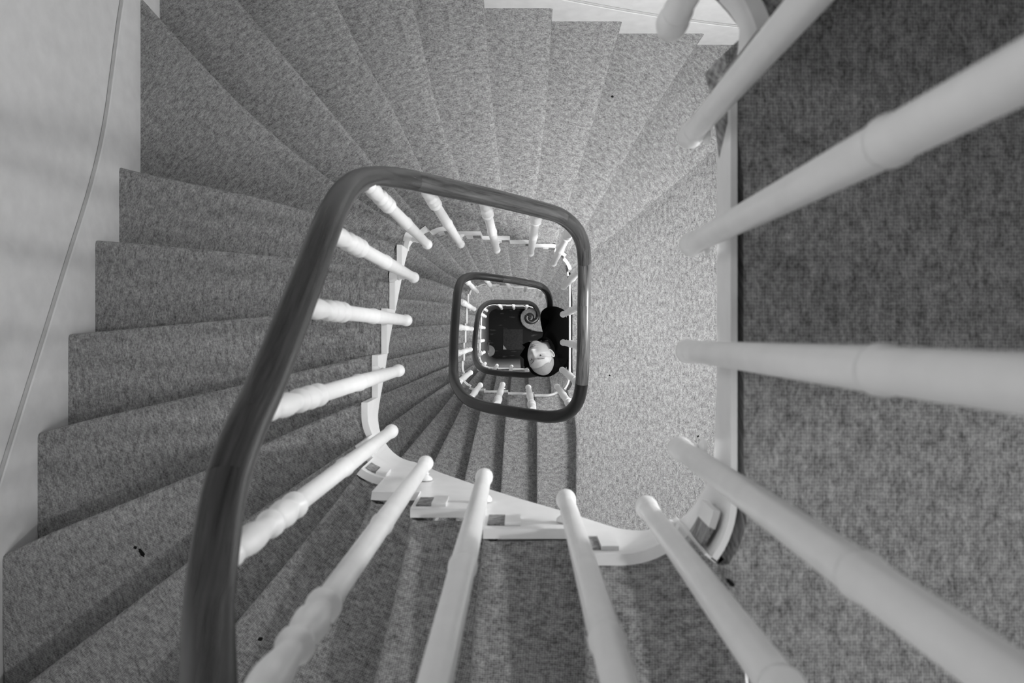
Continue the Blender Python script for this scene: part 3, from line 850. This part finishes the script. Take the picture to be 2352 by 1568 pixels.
for sg in (-1, 1):
    def surf(x, z):
        H_ = HV[:nu * (nv + 1)]; q = np.where(H_[:, 1] > .03, (H_[:, 0] - x) ** 2 + (H_[:, 2] - z) ** 2, 9); return float(H_[np.argmin(q), 1])
    bx = np.linspace(.012, .050, 12); bz = .034 + .0055 * np.sin((bx - .012) / .038 * 2.3); Vb = []; Fb = []
    for x_, z_ in zip(bx, bz):
        wd_ = .0035 * (1 - .55 * (x_ - .012) / .038); yy = surf(sg * x_, z_)
        for dx, dy, dz in ((0, -.002, -wd_), (0, .0012, -wd_ * .6), (0, .0022, 0), (0, .0012, wd_ * .6), (0, -.002, wd_)): Vb.append(hw((sg * x_, yy + dy, z_ + dz)))
    for i_ in range(11):
        for j_ in range(4): q = i_ * 5 + j_; Fb.append((q, q + 1, q + 6, q + 5))
    link('eyebrow', Vb, Fb, M['brow'], pe, None, True)
    ii = [i for i in range(nu * (nv + 1)) if HV[i][1] > .04 and abs(HV[i][0] - sg * .031) < .004 and abs(HV[i][2] - .0135) < .004]
    ysurf = float(np.mean([HV[i][1] for i in ii]))
    Vs, Fs = lathe([(.0005, -1), (.35, -.93), (.7, -.7), (.95, -.3), (1, 0), (.95, .3), (.7, .7), (.35, .93), (.0005, 1)], 16)
    ey = link('eye', [hw((sg * .031 + a * .0120, ysurf - .0005 + b * .0022, .0135 + c * .0040)) for a, b, c in Vs], Fs, M['eyew'], pe, None, True)
    link('iris', [hw((sg * .031 + .001 + a * .0052, ysurf + .0009 + b * .0016, .0135 + c * .0040)) for a, b, c in Vs], Fs, M['iris'], ey, None, True)
    link('upper_lid', [hw((sg * .031 + a * .0145, ysurf + .0006 + b * .0022, .0180 + c * .0016 - .10 * (a * .0145) ** 2 * 60)) for a, b, c in Vs], Fs, M['brow'], pe, None, True)
# coat: torso with shoulders and sleeves grown as one surface
TV, TF = skinned([
    [(hipc, (.150, .125)), (Vector((.47, -.045, FZ + 1.10)), (.150, .120)), (Vector((.37, -.05, FZ + 1.27)), (.160, .120)), (Vector((.285, -.055, FZ + 1.37)), (.135, .085)), (Vector((.235, -.07, FZ + 1.43)), (.078, .062))],
    [2, (Vector((.335, -.20, FZ + 1.26)), .085), (Vector((.330, -.255, FZ + 1.24)), .062)],
    [3, (SHL, .078), (SHL.lerp(ELL, .5) + Vector((-.01, .012, 0)), .066), (ELL, .054), (ELL.lerp(HNL, .5), .047), (HNL, .036)],
    [3, (SHR, .082), (SHR.lerp(ELR, .5), .070), (ELR, .058), (ELR.lerp(HNR, .5), .048), (HNR, .036)],
], 2)
coat = link('coat', TV, TF, M['black'], pe, None, True)
# standing collar with a pointed wing lying open on the left side
def collar():
    V = []; F = []; n = 40
    ax = (neck1 - neck0).normalized()
    c0 = hw((0, -.045, -.045)); 
    e1 = ax.orthogonal().normalized(); e2 = ax.cross(e1)
    for i in range(n + 1):
        a = 2 * math.pi * i / n; dr = e1 * math.cos(a) + e2 * math.sin(a)
        fl = .088 + .012 * math.sin(3 * a) 
        for t in range(6):
            q = t / 5
            V.append(c0 + ax * (.02 + .085 * (1 - q)) + dr * (.070 + (fl - .066) * math.sin(q * 2.2)) + Vector((0, 0, -.025)))
    for i in range(n):
        for t in range(5):
            a = i * 6 + t; F.append((a, a + 1, a + 7, a + 6))
    o = link('collar', V, F, M['black'], pe, None, True)
    return o
collar()
def solid_poly(name, pts, th, mat):
    V = [Vector(p) for p in pts] + [Vector(p) - Vector((0, 0, th)) for p in pts]; n = len(pts)
    F = [tuple(range(n)), tuple(range(2 * n - 1, n - 1, -1))] + [(i, (i + 1) % n, n + (i + 1) % n, n + i) for i in range(n)]
    o = link(name, V, F, mat, pe); fix_normals(o); return o
solid_poly('lapel', [P3(1236, 800, 5.72), P3(1216, 784, 5.78), P3(1199, 791, 5.82), P3(1206, 797, 5.82), P3(1194, 816, 5.86), P3(1203, 824, 5.86), P3(1204, 846, 5.84), P3(1226, 840, 5.76)], .035, M['black'])
HDV, HDF = skinned([[(hw((-.02, -.115, .055)), .050), (hw((.0, -.105, .01)), .060), (hw((.03, -.09, -.04)), .060)], [1, (hw((.07, -.085, .035)), .045)], [1, (hw((-.075, -.085, .045)), .042)]], 2)
link('hood', HDV, HDF, M['black'], pe, None, True)
# trousers and shoes
for sg in (-1, 1):
    hp = hipc + Vector((0, sg * .08, -.04)); kn = Vector((.60, -.05 + sg * .11, FZ + .48)); an = Vector((.66, -.05 + sg * .12, FZ + .09))
    V, F = skinned([[(hp, .088), (hp.lerp(kn, .55), .076), (kn, .060), (kn.lerp(an, .4), .057), (an, .045)]], 2)
    link('trouser_leg', V, F, M['black'], pe, None, True)
    V, F = skinned([[(an + Vector((.03, 0, -.045)), (.034, .038)), (an + Vector((-.06, 0, -.052)), (.036, .032)), (an + Vector((-.15, 0, -.062)), (.040, .022)), (an + Vector((-.20, 0, -.064)), (.030, .018))]], 2)
    link('shoe', V, F, M['shoe'], pe, None, True)
